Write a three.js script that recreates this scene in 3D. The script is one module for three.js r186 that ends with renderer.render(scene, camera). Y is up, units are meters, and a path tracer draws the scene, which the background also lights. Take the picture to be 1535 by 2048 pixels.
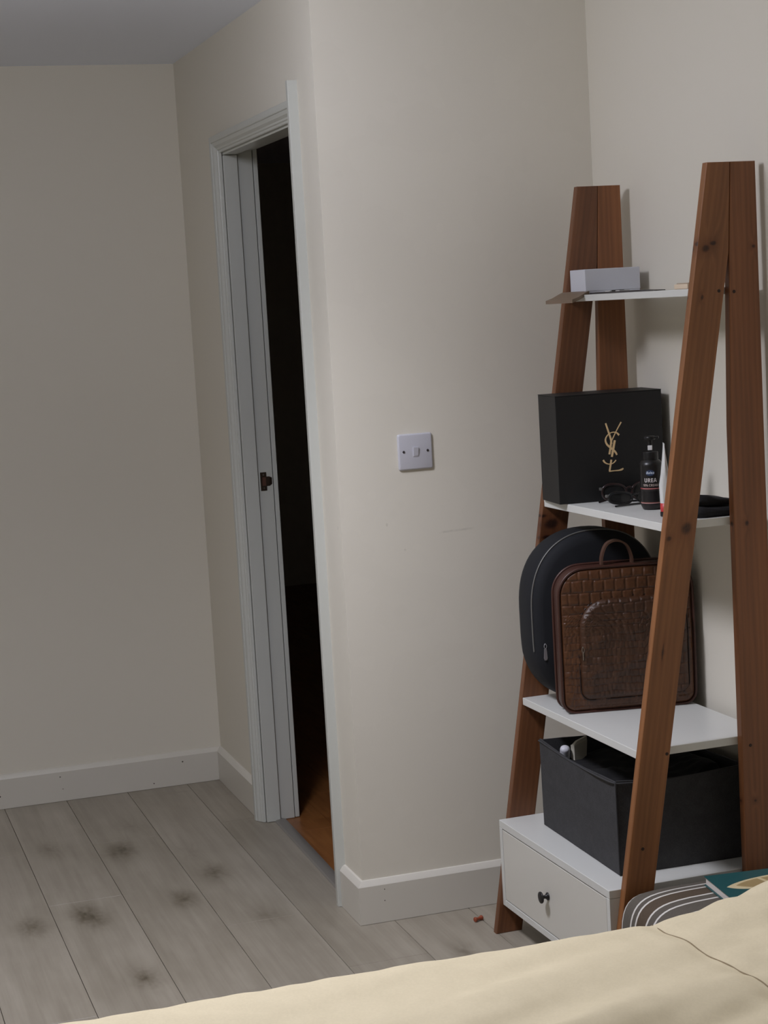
import * as THREE from 'three';
import { RoundedBoxGeometry } from 'three/addons/geometries/RoundedBoxGeometry.js';
import { mergeGeometries, toCreasedNormals, mergeVertices } from 'three/addons/utils/BufferGeometryUtils.js';

// ---------- camera, lights, exposure ----------
const scene = new THREE.Scene();
scene.background = new THREE.Color(0x000000);
const camera = new THREE.PerspectiveCamera(31.553, 1535 / 2048, 0.05, 50);
camera.position.set(0, 1.4844, 0);
camera.quaternion.setFromRotationMatrix(new THREE.Matrix4().makeBasis(
  new THREE.Vector3(0.949369, -0.057563, 0.308844),
  new THREE.Vector3(0.089733, 0.991801, -0.090983),
  new THREE.Vector3(-0.301074, 0.11409, 0.946751)));
camera.updateMatrixWorld();
const renderer = new THREE.WebGLRenderer({ antialias: true });
renderer.toneMapping = THREE.LinearToneMapping;
renderer.toneMappingExposure = 0.98;
renderer.shadowMap.enabled = true;
renderer.shadowMap.type = THREE.PCFSoftShadowMap;

const LAMP = { x: 0.45, y: 2.155, z: -3.29, r: 0.075, power: 1.46, down: 7.3, color: 0xf4f4ff };
const lampLight = new THREE.PointLight(LAMP.color, LAMP.power, 0, 2);
lampLight.position.set(LAMP.x, LAMP.y - 0.04, LAMP.z);
lampLight.castShadow = true;
lampLight.shadow.mapSize.set(2048, 2048);
lampLight.shadow.radius = 6.5;
lampLight.shadow.camera.near = 0.17;
lampLight.name = 'lamp_light';
scene.add(lampLight);
// light through the open bottom of the lamp's drum shade
const downLight = new THREE.SpotLight(LAMP.color, LAMP.down, 0, 1.2, 1, 2);
downLight.position.set(LAMP.x, LAMP.y - LAMP.r - 0.01, LAMP.z);
downLight.target.position.set(LAMP.x, 0, LAMP.z);
downLight.castShadow = true;
downLight.shadow.mapSize.set(2048, 2048);
downLight.shadow.radius = 8;
downLight.name = 'lamp_down_light';
scene.add(downLight, downLight.target);

// ---------- measured layout (metres) ----------
const H = 2.253;                 // ceiling
const ZB = -5.602;               // alcove back wall
const XD = 1.1866;               // wall with the doorway, facing -x
const XDH = 1.277;               // its far side
const ZS = -4.0743;              // wall with the light switch, facing +z
const XR = 1.8739;               // right wall, facing -x
const HZ = -9.4, HX = 3.3;          // far end and right wall of the hall behind the doorway
const XL = -1.1, ZN = 0.7;       // left wall and the wall behind the camera
const D0 = -5.072, D1 = -4.232, DH = 1.963;   // rough door opening

// ---------- helpers ----------
function rng(seed) { let s = seed >>> 0; return () => { s = (s + 0x6D2B79F5) >>> 0; let t = s; t = Math.imul(t ^ (t >>> 15), t | 1); t ^= t + Math.imul(t ^ (t >>> 7), t | 61); return ((t ^ (t >>> 14)) >>> 0) / 4294967296; }; }
function hash2(x, y, s) { let h = Math.imul(x | 0, 374761393) ^ Math.imul(y | 0, 668265263) ^ Math.imul(s | 0, 1274126177); h = Math.imul(h ^ (h >>> 13), 1274126177); return ((h ^ (h >>> 16)) >>> 0) / 4294967296; }
function noise(x, y, s = 0) {
  const xi = Math.floor(x), yi = Math.floor(y); let u = x - xi, v = y - yi; u = u * u * (3 - 2 * u); v = v * v * (3 - 2 * v);
  return (hash2(xi, yi, s) * (1 - u) + hash2(xi + 1, yi, s) * u) * (1 - v) + (hash2(xi, yi + 1, s) * (1 - u) + hash2(xi + 1, yi + 1, s) * u) * v;
}
const fbm = (x, y, s = 0) => 0.55 * noise(x, y, s) + 0.3 * noise(x * 2.1, y * 2.1, s + 7) + 0.15 * noise(x * 4.3, y * 4.3, s + 13);
const clamp = (v, a, b) => Math.max(a, Math.min(b, v));
const sstep = (a, b, v) => { const t = clamp((v - a) / (b - a), 0, 1); return t * t * (3 - 2 * t); };
const lerp = (a, b, t) => a + (b - a) * t;
function dataTex(w, h, fn, { srgb = true, repeat = null } = {}) {
  const d = new Uint8Array(w * h * 4);
  for (let j = 0; j < h; j++) for (let i = 0; i < w; i++) {
    const c = fn((i + 0.5) / w, (j + 0.5) / h), k = (j * w + i) * 4;
    d[k] = clamp(c[0], 0, 255); d[k + 1] = clamp(c[1], 0, 255); d[k + 2] = clamp(c[2], 0, 255); d[k + 3] = 255;
  }
  const t = new THREE.DataTexture(d, w, h, THREE.RGBAFormat);
  t.magFilter = THREE.LinearFilter; t.minFilter = THREE.LinearMipmapLinearFilter; t.generateMipmaps = true;
  t.wrapS = t.wrapT = THREE.RepeatWrapping; if (srgb) t.colorSpace = THREE.SRGBColorSpace;
  if (repeat) t.repeat.set(repeat[0], repeat[1]);
  t.needsUpdate = true; return t;
}
const M = (color, roughness = 0.8, extra = {}) => new THREE.MeshPhysicalMaterial({ color, roughness, metalness: 0, ...extra });
const used = {};
function numbered(n) { const k = used[n] = (used[n] ?? -1) + 1; return k ? n + '_' + String(k).padStart(3, '0') : n; }
function mesh(name, geo, m, parent) {
  const o = new THREE.Mesh(geo, m); o.name = parent === scene ? numbered(name) : name;
  o.castShadow = o.receiveShadow = true; parent.add(o); return o;
}
function tag(o, label, category, group) { o.userData.label = label; o.userData.category = category; if (group) o.userData.group = group; return o; }
function struct(o) { o.userData.kind = 'structure'; return o; }
function grp(name, p = [0, 0, 0], ry = 0) { const g = new THREE.Group(); g.name = numbered(name); g.position.set(...p); g.rotation.y = ry; scene.add(g); return g; }
// box from min to max corners, uv in metres
function bx(x0, y0, z0, x1, y1, z1) { const g = new THREE.BoxGeometry(x1 - x0, y1 - y0, z1 - z0); g.translate((x0 + x1) / 2, (y0 + y1) / 2, (z0 + z1) / 2); return uvm(g); }
function rbx(x0, y0, z0, x1, y1, z1, r = 0.0015, seg = 2) { const g = new RoundedBoxGeometry(x1 - x0, y1 - y0, z1 - z0, seg, r); g.translate((x0 + x1) / 2, (y0 + y1) / 2, (z0 + z1) / 2); return uvm(g); }
function uvm(g) {   // box-projected uv in metres
  if (g.index) g = g.toNonIndexed();
  const p = g.attributes.position, n = g.attributes.normal, u = new Float32Array(p.count * 2);
  for (let i = 0; i < p.count; i++) {
    const ax = Math.abs(n.getX(i)), ay = Math.abs(n.getY(i)), az = Math.abs(n.getZ(i));
    if (ax >= ay && ax >= az) { u[2 * i] = p.getZ(i); u[2 * i + 1] = p.getY(i); }
    else if (ay >= az) { u[2 * i] = p.getX(i); u[2 * i + 1] = p.getZ(i); }
    else { u[2 * i] = p.getX(i); u[2 * i + 1] = p.getY(i); }
  }
  g.setAttribute('uv', new THREE.BufferAttribute(u, 2)); return g;
}
const merge = (a) => mergeGeometries(a.map((g) => { const h = g.index ? g.toNonIndexed() : g; for (const k of Object.keys(h.attributes)) if (!['position', 'normal', 'uv'].includes(k)) h.deleteAttribute(k); if (!h.attributes.uv) uvm(h); return h; }));
// skin between rings of points
function loft(rings, { closed = true, cap = true, crease = 0.6 } = {}) {
  const n = rings[0].length, pos = [], idx = [];
  for (const r of rings) for (const p of r) pos.push(p[0], p[1], p[2]);
  const m = closed ? n : n - 1;
  for (let i = 0; i < rings.length - 1; i++) for (let j = 0; j < m; j++) {
    const a = i * n + j, b = i * n + (j + 1) % n, c = a + n, d = b + n; idx.push(a, b, d, a, d, c);
  }
  if (cap && closed) for (const [k, flip] of [[0, 1], [rings.length - 1, 0]]) {
    const c = [0, 0, 0]; for (const p of rings[k]) for (let q = 0; q < 3; q++) c[q] += p[q] / n;
    const ci = pos.length / 3; pos.push(...c);
    for (let j = 0; j < n; j++) { const a = k * n + j, b = k * n + (j + 1) % n; flip ? idx.push(ci, b, a) : idx.push(ci, a, b); }
  }
  const g = new THREE.BufferGeometry(); g.setAttribute('position', new THREE.Float32BufferAttribute(pos, 3)); g.setIndex(idx);
  g.computeVertexNormals();
  // outward check by signed volume
  let vol = 0; const P = g.attributes.position, A = new THREE.Vector3(), B = new THREE.Vector3(), C = new THREE.Vector3();
  for (let i = 0; i < idx.length; i += 3) { A.fromBufferAttribute(P, idx[i]); B.fromBufferAttribute(P, idx[i + 1]); C.fromBufferAttribute(P, idx[i + 2]); vol += A.dot(B.cross(C)); }
  if (vol < 0) { for (let i = 0; i < idx.length; i += 3) { const t = idx[i + 1]; idx[i + 1] = idx[i + 2]; idx[i + 2] = t; } g.setIndex(idx); g.computeVertexNormals(); }
  return uvm(toCreasedNormals(g, crease));
}
// smooth surface over a grid fn(u,v)->[x,y,z,(u),(v)]
function gridSurf(nu, nv, fn, flip = false) {
  const pos = [], uv = [], idx = [];
  for (let j = 0; j <= nv; j++) for (let i = 0; i <= nu; i++) { const p = fn(i / nu, j / nv); pos.push(p[0], p[1], p[2]); uv.push(p[3] ?? i / nu, p[4] ?? j / nv); }
  for (let j = 0; j < nv; j++) for (let i = 0; i < nu; i++) { const a = j * (nu + 1) + i, b = a + 1, c = a + nu + 1, d = c + 1; flip ? idx.push(a, d, b, a, c, d) : idx.push(a, b, d, a, d, c); }
  const g = new THREE.BufferGeometry(); g.setAttribute('position', new THREE.Float32BufferAttribute(pos, 3)); g.setAttribute('uv', new THREE.Float32BufferAttribute(uv, 2)); g.setIndex(idx); g.computeVertexNormals(); return g;
}
const V3 = (p) => new THREE.Vector3(p[0], p[1], p[2]);
function tube(pts, r, seg = 40, rad = 8, closed = false) { return new THREE.TubeGeometry(new THREE.CatmullRomCurve3(pts.map(V3), closed), seg, r, rad, closed); }
function cyl(r, h, p, axis = 'y', r2 = r, seg = 24) { const g = new THREE.CylinderGeometry(r2, r, h, seg); if (axis === 'x') g.rotateZ(Math.PI / 2); if (axis === 'z') g.rotateX(Math.PI / 2); g.translate(...p); return g; }
function lathe(prof, seg = 40) { return new THREE.LatheGeometry(prof.map((p) => new THREE.Vector2(p[0], p[1])), seg); }
function extr(pts, depth, bevel = 0.0012) {   // polygon in x,y extruded along z from 0 to depth, chamfered
  const s = new THREE.Shape(pts.map((p) => new THREE.Vector2(p[0], p[1])));
  const g = new THREE.ExtrudeGeometry(s, { depth: depth - 2 * bevel, bevelEnabled: bevel > 0, bevelThickness: bevel, bevelSize: bevel, bevelOffset: -bevel, bevelSegments: 2, curveSegments: 24 });
  g.translate(0, 0, bevel); return g;
}

// ---------- paints ----------
const paintBump = dataTex(256, 256, (u, v) => { const n = 128 + 70 * (noise(u * 90, v * 90, 3) - 0.5) + 50 * (noise(u * 34, v * 34, 4) - 0.5); return [n, n, n]; }, { srgb: false, repeat: [2.2, 2.2] });
const WALLC = [225, 220, 207];
const wallPaint = M(new THREE.Color('rgb(225,220,207)'), 0.82, { bumpMap: paintBump, bumpScale: 0.00008 });
const switchTex = dataTex(1024, 2048, (u, v) => {   // covers 0.9 m x 2.3 m; a few scuffs rubbed into the paint
  const x = XD + u * 0.9, y = v * 2.3; let d = 0;
  d += 16 * (1 - sstep(0.0015, 0.004, Math.hypot((x - 1.301) * 1.3, (y - 0.962) * 0.7)));
  d += 15 * (1 - sstep(0.001, 0.0035, Math.hypot(x - 1.343, y - 0.898)));
  const yy = 0.932 + (x - 1.447) * 0.03; d += 12 * (1 - sstep(0.001, 0.0035, Math.abs(y - yy))) * sstep(1.425, 1.45, x) * (1 - sstep(1.5, 1.53, x)) * (0.4 + noise(x * 160, y * 300, 9));
  const n = (fbm(x * 9, y * 9, 31) - 0.5) * 3;
  return [WALLC[0] + n - d, WALLC[1] + n - d, WALLC[2] + n - d];
});
switchTex.repeat.set(1 / 0.9, 1 / 2.3); switchTex.offset.set(-XD / 0.9, 0);
const switchPaint = M(0xffffff, 0.82, { map: switchTex });
const ceilPaint = M(new THREE.Color('rgb(238,243,254)'), 0.9);
const glossWhite = M(new THREE.Color('rgb(214,210,200)'), 0.34);
const doorGloss = M(new THREE.Color('rgb(200,202,196)'), 0.3);

// ---------- room shell ----------
const T = 0.12;
const wallBack = struct(mesh('wall_back', bx(XL - T, 0, ZB - T, XDH, H, ZB), wallPaint, scene));
struct(mesh('wall_door', merge([bx(XD, 0, ZB, XDH, H, D0), bx(XD, 0, D1, XDH, H, ZS - 0.1), bx(XD, DH, D0, XDH, H, D1)]), wallPaint, scene));
struct(mesh('wall_switch', bx(XD, 0, ZS - 0.1, XR + T, H, ZS), switchPaint, scene));
struct(mesh('wall_right', bx(XR, 0, ZS, XR + T, H, ZN + T), wallPaint, scene));
struct(mesh('wall_left', bx(XL - T, 0, ZB, XL, H, ZN + T), wallPaint, scene));
struct(mesh('wall_near', bx(XL, 0, ZN, XR, H, ZN + T), wallPaint, scene));
struct(mesh('ceiling', bx(XL - T, H, ZB - T, HX + T, H + T, ZN + T), ceilPaint, scene));
// long unlit hall behind the doorway, in the same cream paint
struct(mesh('wall_hall_back', bx(XDH - T, -0.02, HZ - T, HX + T, H, HZ), wallPaint, scene));
struct(mesh('wall_hall_left', bx(XDH - T, -0.02, HZ, XDH, H, ZB - T), wallPaint, scene));
struct(mesh('wall_hall_right', bx(HX, -0.02, HZ, HX + T, H, ZS - 0.1), wallPaint, scene));
struct(mesh('wall_hall_near', bx(XR + T, -0.02, ZS - 0.1, HX + T, H, ZS), wallPaint, scene));
struct(mesh('ceiling_hall', bx(XDH - T, H, HZ - T, HX + T, H + T, ZB - T), ceilPaint, scene));

// ---------- floor of separate boards ----------
const knots = [[0.758, -4.981, 1.25], [0.569, -4.47, 1.5], [0.59, -4.41, 0.8], [0.823, -4.466, 1.0], [0.945, -4.644, 1.15], [0.434, -4.43, 1.1], [0.63, -3.96, 1.0], [0.561, -5.078, 0.7], [0.725, -4.94, 0.6], [0.82, -5.2, 0.4], [0.985, -4.25, 0.5], [0.2, -4.9, 0.8], [0.92, -4.86, 0.35], [1.34, -3.78, 0.6], [1.6, -4.0, 0.3]];
const FX0 = 0.0, FZ0 = -5.65, FS = 2.05;
const SEAM = 0.4919, PW = 0.1916;
const floorTex = dataTex(2048, 2048, (u, v) => {
  const x = FX0 + u * FS, z = FZ0 + v * FS;
  const row = Math.floor((x - SEAM) / PW + 200), r = row * 17;
  let kd = 0, warp = 0;
  for (const [kx, kz, ks] of knots) {
    if (Math.floor((kx - SEAM) / PW + 200) !== row) continue;
    const dx = x - kx, dz = z - kz, q = Math.hypot(dx / 0.026, dz / 0.06);
    const e = Math.exp(-q * q); warp += 0.03 * e * Math.sign(dx || 1) * (1 - Math.exp(-Math.abs(dx) * 60));
    const wob = 0.45 + 1.1 * fbm(x * 60, z * 28, r + 5);
    kd += ks * (17 * Math.exp(-Math.pow(Math.hypot(dx / 0.045, dz / 0.075), 2)) * (0.3 + 1.4 * fbm(x * 42, z * 24, r + 6)) + 18 * Math.exp(-q * q * 0.9) * wob * (0.4 + 1.2 * noise(x * 130, z * 80, r + 8)) + 15 * Math.exp(-Math.pow(Math.hypot(dx / 0.009, dz / 0.014), 2)) * wob);
    const tz = dz > 0 ? Math.exp(-dz / 0.2) : 0; kd += ks * 11 * tz * Math.exp(-Math.pow((dx + 0.02 * Math.sin(dz * 16 + kx * 40)) / 0.012, 2)) * fbm(x * 50, z * 30, r);
  }
  const g1 = noise((x + warp) * 95, z * 4.2, r) - 0.5, g2 = noise((x + warp) * 300, z * 11, r + 3) - 0.5, g3 = fbm(x * 9, z * 2.2, r + 9) - 0.5;
  const cath = Math.sin(((x + warp * 1.6) * 60 + 6 * fbm(x * 7, z * 1.6, r + 21)) * 2.2) * 0.5;
  const mott = fbm(x * 28, z * 14, r + 40) - 0.5;
  const tone = (hash2(row, Math.floor(row * 7.3), 5) - 0.5) * 9;
  const d = tone + g1 * 8 + g2 * 6 + g3 * 26 + cath * 3.4 + mott * 9 - kd * 0.95;
  return [154 + d, 146 + d * 1.01, 132 + d * 1.03];
});
floorTex.repeat.set(1 / FS, 1 / FS); floorTex.offset.set(-FX0 / FS, -FZ0 / FS);
const floorMat = M(0xffffff, 0.42, { map: floorTex });
const floorG = struct(grp('floor'));
mesh('subfloor', bx(XL - T, -0.06, ZB - T, XD + 0.03, -0.0085, ZN + T), M(0x2a2622, 0.95), floorG);
mesh('subfloor', bx(XD + 0.03, -0.06, ZS - 0.1, XR + T, -0.0085, ZN + T), floorG.children[0].material, floorG);
function boardGeo(x0, x1, z0, z1, th = 0.008, c = 0.0006) {
  const ring = (i, y) => [[x0 + i, y, z0 + i], [x1 - i, y, z0 + i], [x1 - i, y, z1 - i], [x0 + i, y, z1 - i]];
  return loft([ring(0, -th), ring(0, -c), ring(c, 0)], { crease: 0.3 });
}
const PL = 1.2915;
const jointAt = { 0: -5.073, 1: -4.575, 2: -5.069, 3: -4.215, 4: -5.106, 5: -4.4, 6: -4.9 };
{
  const r0 = Math.floor((XL - SEAM) / PW), r1 = Math.ceil((XR - SEAM) / PW);
  const rr = rng(11);
  for (let r = r0; r < r1; r++) {
    const xa = Math.max(XL, SEAM + r * PW + 0.0006), xb = Math.min(XR, SEAM + (r + 1) * PW - 0.0006);
    let j = jointAt[r + 1] ?? -5.5 + rr() * 1.2;
    while (j > ZB) j -= PL;
    for (; j < ZN; j += PL) {
      let za = Math.max(ZB, j + 0.0006), zb = Math.min(ZN, j + PL - 0.0006), xe = xb;
      const nearZ = ZS;
      if (xa > XD - 0.01 && zb < nearZ) continue;
      if (xa > XD - 0.01) za = Math.max(za, nearZ);
      if (zb - za < 0.01) continue;
      if (xa <= XD - 0.01 && xb > XD + 0.03 && za < nearZ) {   // row that runs past the doorway: narrow strip, then full width
        if (Math.min(zb, nearZ) - za > 0.01) mesh('plank', boardGeo(xa, XD + 0.03, za, Math.min(zb, nearZ - 0.0)), floorMat, floorG);
        if (zb > nearZ + 0.01) mesh('plank', boardGeo(xa, xb, nearZ, zb), floorMat, floorG);
        continue;
      }
      mesh('plank', boardGeo(xa, xe, za, zb), floorMat, floorG);
    }
  }
}
// threshold strip and the warm boards of the next room
const greyStrip = M(new THREE.Color('rgb(124,120,114)'), 0.42);
{
  const prof = [[1.1986, -0.01], [1.1986, 0.001], [1.203, 0.0045], [1.213, 0.0058], [1.222, 0.0058], [1.2265, 0.0045], [1.233, 0.002], [1.2345, -0.01]];
  struct(mesh('trim_1', loft([prof.map((p) => [p[0] + 0.014, p[1], D0]), prof.map((p) => [p[0] - 0.004, p[1], D1])], { crease: 0.3 }), greyStrip, scene));
}
const oakTex = dataTex(512, 512, (u, v) => {
  const g = noise(u * 70, v * 5, 61) - 0.5, f = fbm(u * 12, v * 3, 62) - 0.5, k = noise(u * 180, v * 14, 63) - 0.5, d = g * 16 + f * 34 + k * 10;
  return [134 + d, 86 + d * 0.85, 46 + d * 0.6];
}, { repeat: [1.6, 1.6] });
const oakMat = M(0xffffff, 0.38, { map: oakTex });
const hallFloor = struct(grp('floor_hall'));
mesh('subfloor', bx(XD + 0.03, -0.06, HZ - 0.1, HX + 0.1, -0.0085, ZS - 0.1), floorG.children[0].material, hallFloor);
for (let i = 0; i < 18; i++) {
  const xa = 1.2365 + i * 0.12 + 0.0005, xb = Math.min(HX, 1.2365 + (i + 1) * 0.12 - 0.0005);
  for (let z = HZ - (i * 0.37) % 0.9; z < ZS - 0.1; z += 0.9) {
    const za = Math.max(HZ, z), zb = Math.min(ZS - 0.1, z + 0.899);
    if (zb - za < 0.02) continue;
    if (i > 0) { mesh('plank', boardGeo(xa, xb, za, zb), oakMat, hallFloor); continue; }
    // the first row is narrower beside the walls and full width in the doorway
    if (Math.min(zb, D0) - za > 0.02) mesh('plank', boardGeo(XDH + 0.0005, xb, za, Math.min(zb, D0)), oakMat, hallFloor);
    if (Math.min(zb, D1) - Math.max(za, D0) > 0.02) mesh('plank', boardGeo(xa, xb, Math.max(za, D0) + 0.0005, Math.min(zb, D1)), oakMat, hallFloor);
  }
}

// ---------- skirting boards ----------
const HBB = 0.0925;
const bbProf = [[0, 0], [0.015, 0], [0.015, HBB], [0.0132, HBB + 0.003], [0.005, HBB + 0.0125], [0, HBB + 0.0135]];
// along +dir from a to b, m0/m1: mitre factor at each end
function skirting(name, a, b, nrm, m0, m1, marks = []) {
  const dir = [Math.sign(b[0] - a[0]), 0, Math.sign(b[1] - a[1])];
  const ring = (p, s) => bbProf.map(([d, y]) => [p[0] + nrm[0] * d + dir[0] * d * s, y + 0.0008, p[1] + nrm[1] * d + dir[2] * d * s]);
  const o = struct(mesh(name, loft([ring(a, m0), ring(b, m1)], { crease: 0.35 }), glossWhite, scene));
  const dm = M(new THREE.Color('rgb(92,86,78)'), 0.9);
  for (const [x, y, r] of marks) mesh('nail_mark', cyl(r, 0.0012, [x, y, a[1] + 0.015], 'z', r, 10), dm, o);
  return o;
}
skirting('baseboard_back', [XL + 0.016, ZB], [XD, ZB], [0, 1], 0, -1, [[0.669, 0.078, 0.002], [0.675, 0.039, 0.0015], [1.057, 0.075, 0.0025], [0.961, 0.017, 0.002], [0.481, 0.041, 0.003]]);
skirting('baseboard_alcove', [XD, ZB], [XD, -5.086], [-1, 0], 1, 0);
skirting('baseboard_corner', [XD, -4.2165], [XD, ZS], [-1, 0], 0, 1);
skirting('baseboard_switch', [XD, ZS], [XR, ZS], [0, 1], -1, -1, [[1.237, 0.082, 0.0013], [1.236, 0.054, 0.0013]]);
skirting('baseboard_right', [XR, ZS], [XR, ZN - 0.002], [-1, 0], 1, 0);

// ---------- door frame ----------
const door = struct(grp('door_1'));
const arch = [[0, 0], [0, 0.0225], [0.0015, 0.024], [0.0155, 0.024], [0.0175, 0.0225], [0.0178, 0.02], [0.022, 0.0195], [0.0275, 0.0175], [0.0315, 0.0135], [0.0335, 0.0115], [0.0375, 0.011], [0.039, 0.0095], [0.0395, 0.0075], [0.0445, 0.007], [0.046, 0.0055], [0.046, 0]];
const AZ0 = -5.085, AZ1 = -4.217, AY = 1.976;
mesh('architrave', loft([arch.map(([t, d]) => [XD - d, 0.001, AZ0 + t]), arch.map(([t, d]) => [XD - d, AY - t, AZ0 + t])], { crease: 0.3 }), doorGloss, door);
mesh('architrave', loft([arch.map(([t, d]) => [XD - d, AY - t, AZ0 + t]), arch.map(([t, d]) => [XD - d, AY - t, AZ1 - 0.016])], { crease: 0.3 }), doorGloss, door);
mesh('architrave', loft([arch.map(([t, d]) => [XD - d, 0.001, AZ1 - t]), arch.map(([t, d]) => [XD - d, 2.021, AZ1 - t])], { crease: 0.3 }), doorGloss, door);
const jz = -5.042, jy = 1.934, jn = -4.261, xs = 1.229, xl = 1.2315, xe = 1.2745;
const lin = (z0, z1) => [rbx(xl, 0.001, z0, xe, jy, z1, 0.001), rbx(1.19, 0.001, z0, xs, jy, z1, 0.001)];
{
  mesh('jamb', rbx(xl, 0.001, D0, xe, DH - 0.001, jz, 0.001), doorGloss, door);
  mesh('door_stop', rbx(1.1885, 0.001, D0, xs, jy - 0.012, jz + 0.011, 0.0015), doorGloss, door);
  mesh('jamb', rbx(xl, 0.001, jn, xe, DH - 0.001, D1, 0.001), doorGloss, door);
  mesh('door_stop', rbx(1.1885, 0.001, jn - 0.011, xs, jy - 0.012, D1, 0.0015), doorGloss, door);
  mesh('jamb', rbx(xl, jy, jz, xe, DH - 0.001, jn, 0.001), doorGloss, door);
  mesh('door_stop', rbx(1.1885, jy - 0.011, jz + 0.001, xs, DH - 0.001, jn - 0.001, 0.0015), doorGloss, door);
  // casing on the far side of the wall
  mesh('architrave', rbx(XDH, 0.001, jz - 0.055, XDH + 0.0135, 1.99, jz - 0.003, 0.002), doorGloss, door);
  mesh('architrave', rbx(XDH, 0.001, jn + 0.003, XDH + 0.0135, 1.99, jn + 0.055, 0.002), doorGloss, door);
  mesh('architrave', rbx(XDH, jy + 0.003, jz - 0.003, XDH + 0.0135, 1.99, jn + 0.003, 0.002), doorGloss, door);
  const bronze = M(new THREE.Color('rgb(74,62,54)'), 0.38, { metalness: 0.7 }), hole = M(new THREE.Color('rgb(84,52,40)'), 0.8);
  const ks = mesh('strike_plate', merge([
    rbx(1.2375, 0.971, jz - 0.001, 1.2555, 0.985, jz + 0.0022, 0.0008), rbx(1.2375, 1.010, jz - 0.001, 1.2555, 1.024, jz + 0.0022, 0.0008),
    rbx(1.2375, 0.984, jz - 0.001, 1.2425, 1.011, jz + 0.0022, 0.0008), rbx(1.2535, 0.984, jz - 0.001, 1.265, 1.011, jz + 0.0022, 0.0008),
    loft([[[1.263, 0.984, jz - 0.001], [1.263, 1.011, jz - 0.001], [1.263, 1.011, jz + 0.0022], [1.263, 0.984, jz + 0.0022]], [[1.2752, 0.99, jz - 0.004], [1.2752, 1.006, jz - 0.004], [1.2752, 1.006, jz - 0.0008], [1.2752, 0.99, jz - 0.0008]]], { crease: 0.3 })]), bronze, door);
  mesh('latch_hole', bx(1.2422, 0.9845, jz - 0.002, 1.2538, 1.0105, jz + 0.0006), hole, ks);
  const sc = M(new THREE.Color('rgb(120,112,104)'), 0.35, { metalness: 0.8 });
  for (const y of [0.978, 1.017]) mesh('screw', cyl(0.003, 0.0016, [1.2465, y, jz + 0.0024], 'z', 0.0026, 14), sc, ks);
}

// ---------- light switch ----------
{
  const g = grp('light_switch', [1.3809, 1.1311, ZS]);
  tag(g, 'square white single light switch plate on the cream wall', 'light switch');
  const pw = M(new THREE.Color('rgb(196,196,204)'), 0.35);
  const sq = (w, h, r, z, n = 6) => { const p = []; for (const [cx, cy, a0] of [[1, -1, -Math.PI / 2], [1, 1, 0], [-1, 1, Math.PI / 2], [-1, -1, Math.PI]]) for (let i = 0; i <= n; i++) { const a = a0 + i / n * Math.PI / 2; p.push([cx * (w / 2 - r) + r * Math.cos(a), cy * (h / 2 - r) + r * Math.sin(a), z]); } return p; };
  mesh('switch_plate', loft([sq(0.086, 0.086, 0.005, 0.0002), sq(0.086, 0.086, 0.005, 0.0035), sq(0.084, 0.084, 0.005, 0.0052), sq(0.08, 0.08, 0.0045, 0.0068), sq(0.075, 0.075, 0.004, 0.0076), sq(0.073, 0.073, 0.004, 0.0078)], { crease: 0.35 }), pw, g);
  mesh('rocker_frame', loft([sq(0.0155, 0.024, 0.002, 0.0076), sq(0.0155, 0.024, 0.002, 0.0083), sq(0.0148, 0.0233, 0.0018, 0.0087)], { crease: 0.35 }), pw, g);
  const rk = loft([[[-0.0058, -0.0095, 0.008], [0.0058, -0.0095, 0.008], [0.0058, -0.0095, 0.0096], [-0.0058, -0.0095, 0.0096]], [[-0.0058, 0.0105, 0.008], [0.0058, 0.0105, 0.008], [0.0058, 0.0105, 0.0128], [-0.0058, 0.0105, 0.0128]]], { crease: 0.3 });
  mesh('rocker', rk, pw, g);
  const sm = M(new THREE.Color('rgb(72,68,70)'), 0.4, { metalness: 0.6 });
  for (const s of [-1, 1]) mesh('screw', cyl(0.0031, 0.0012, [s * 0.0302, 0.001, 0.0085], 'z', 0.0028, 16), sm, g);
}

// ---------- ladder shelf ----------
const LP = [1.8452, 0, -3.8838], LY = 0.0158;
const ladder = grp('ladder_shelf', LP, LY);
tag(ladder, 'brown wooden ladder shelf with white boards and a drawer, leaning by the right wall', 'shelf unit');
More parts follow.
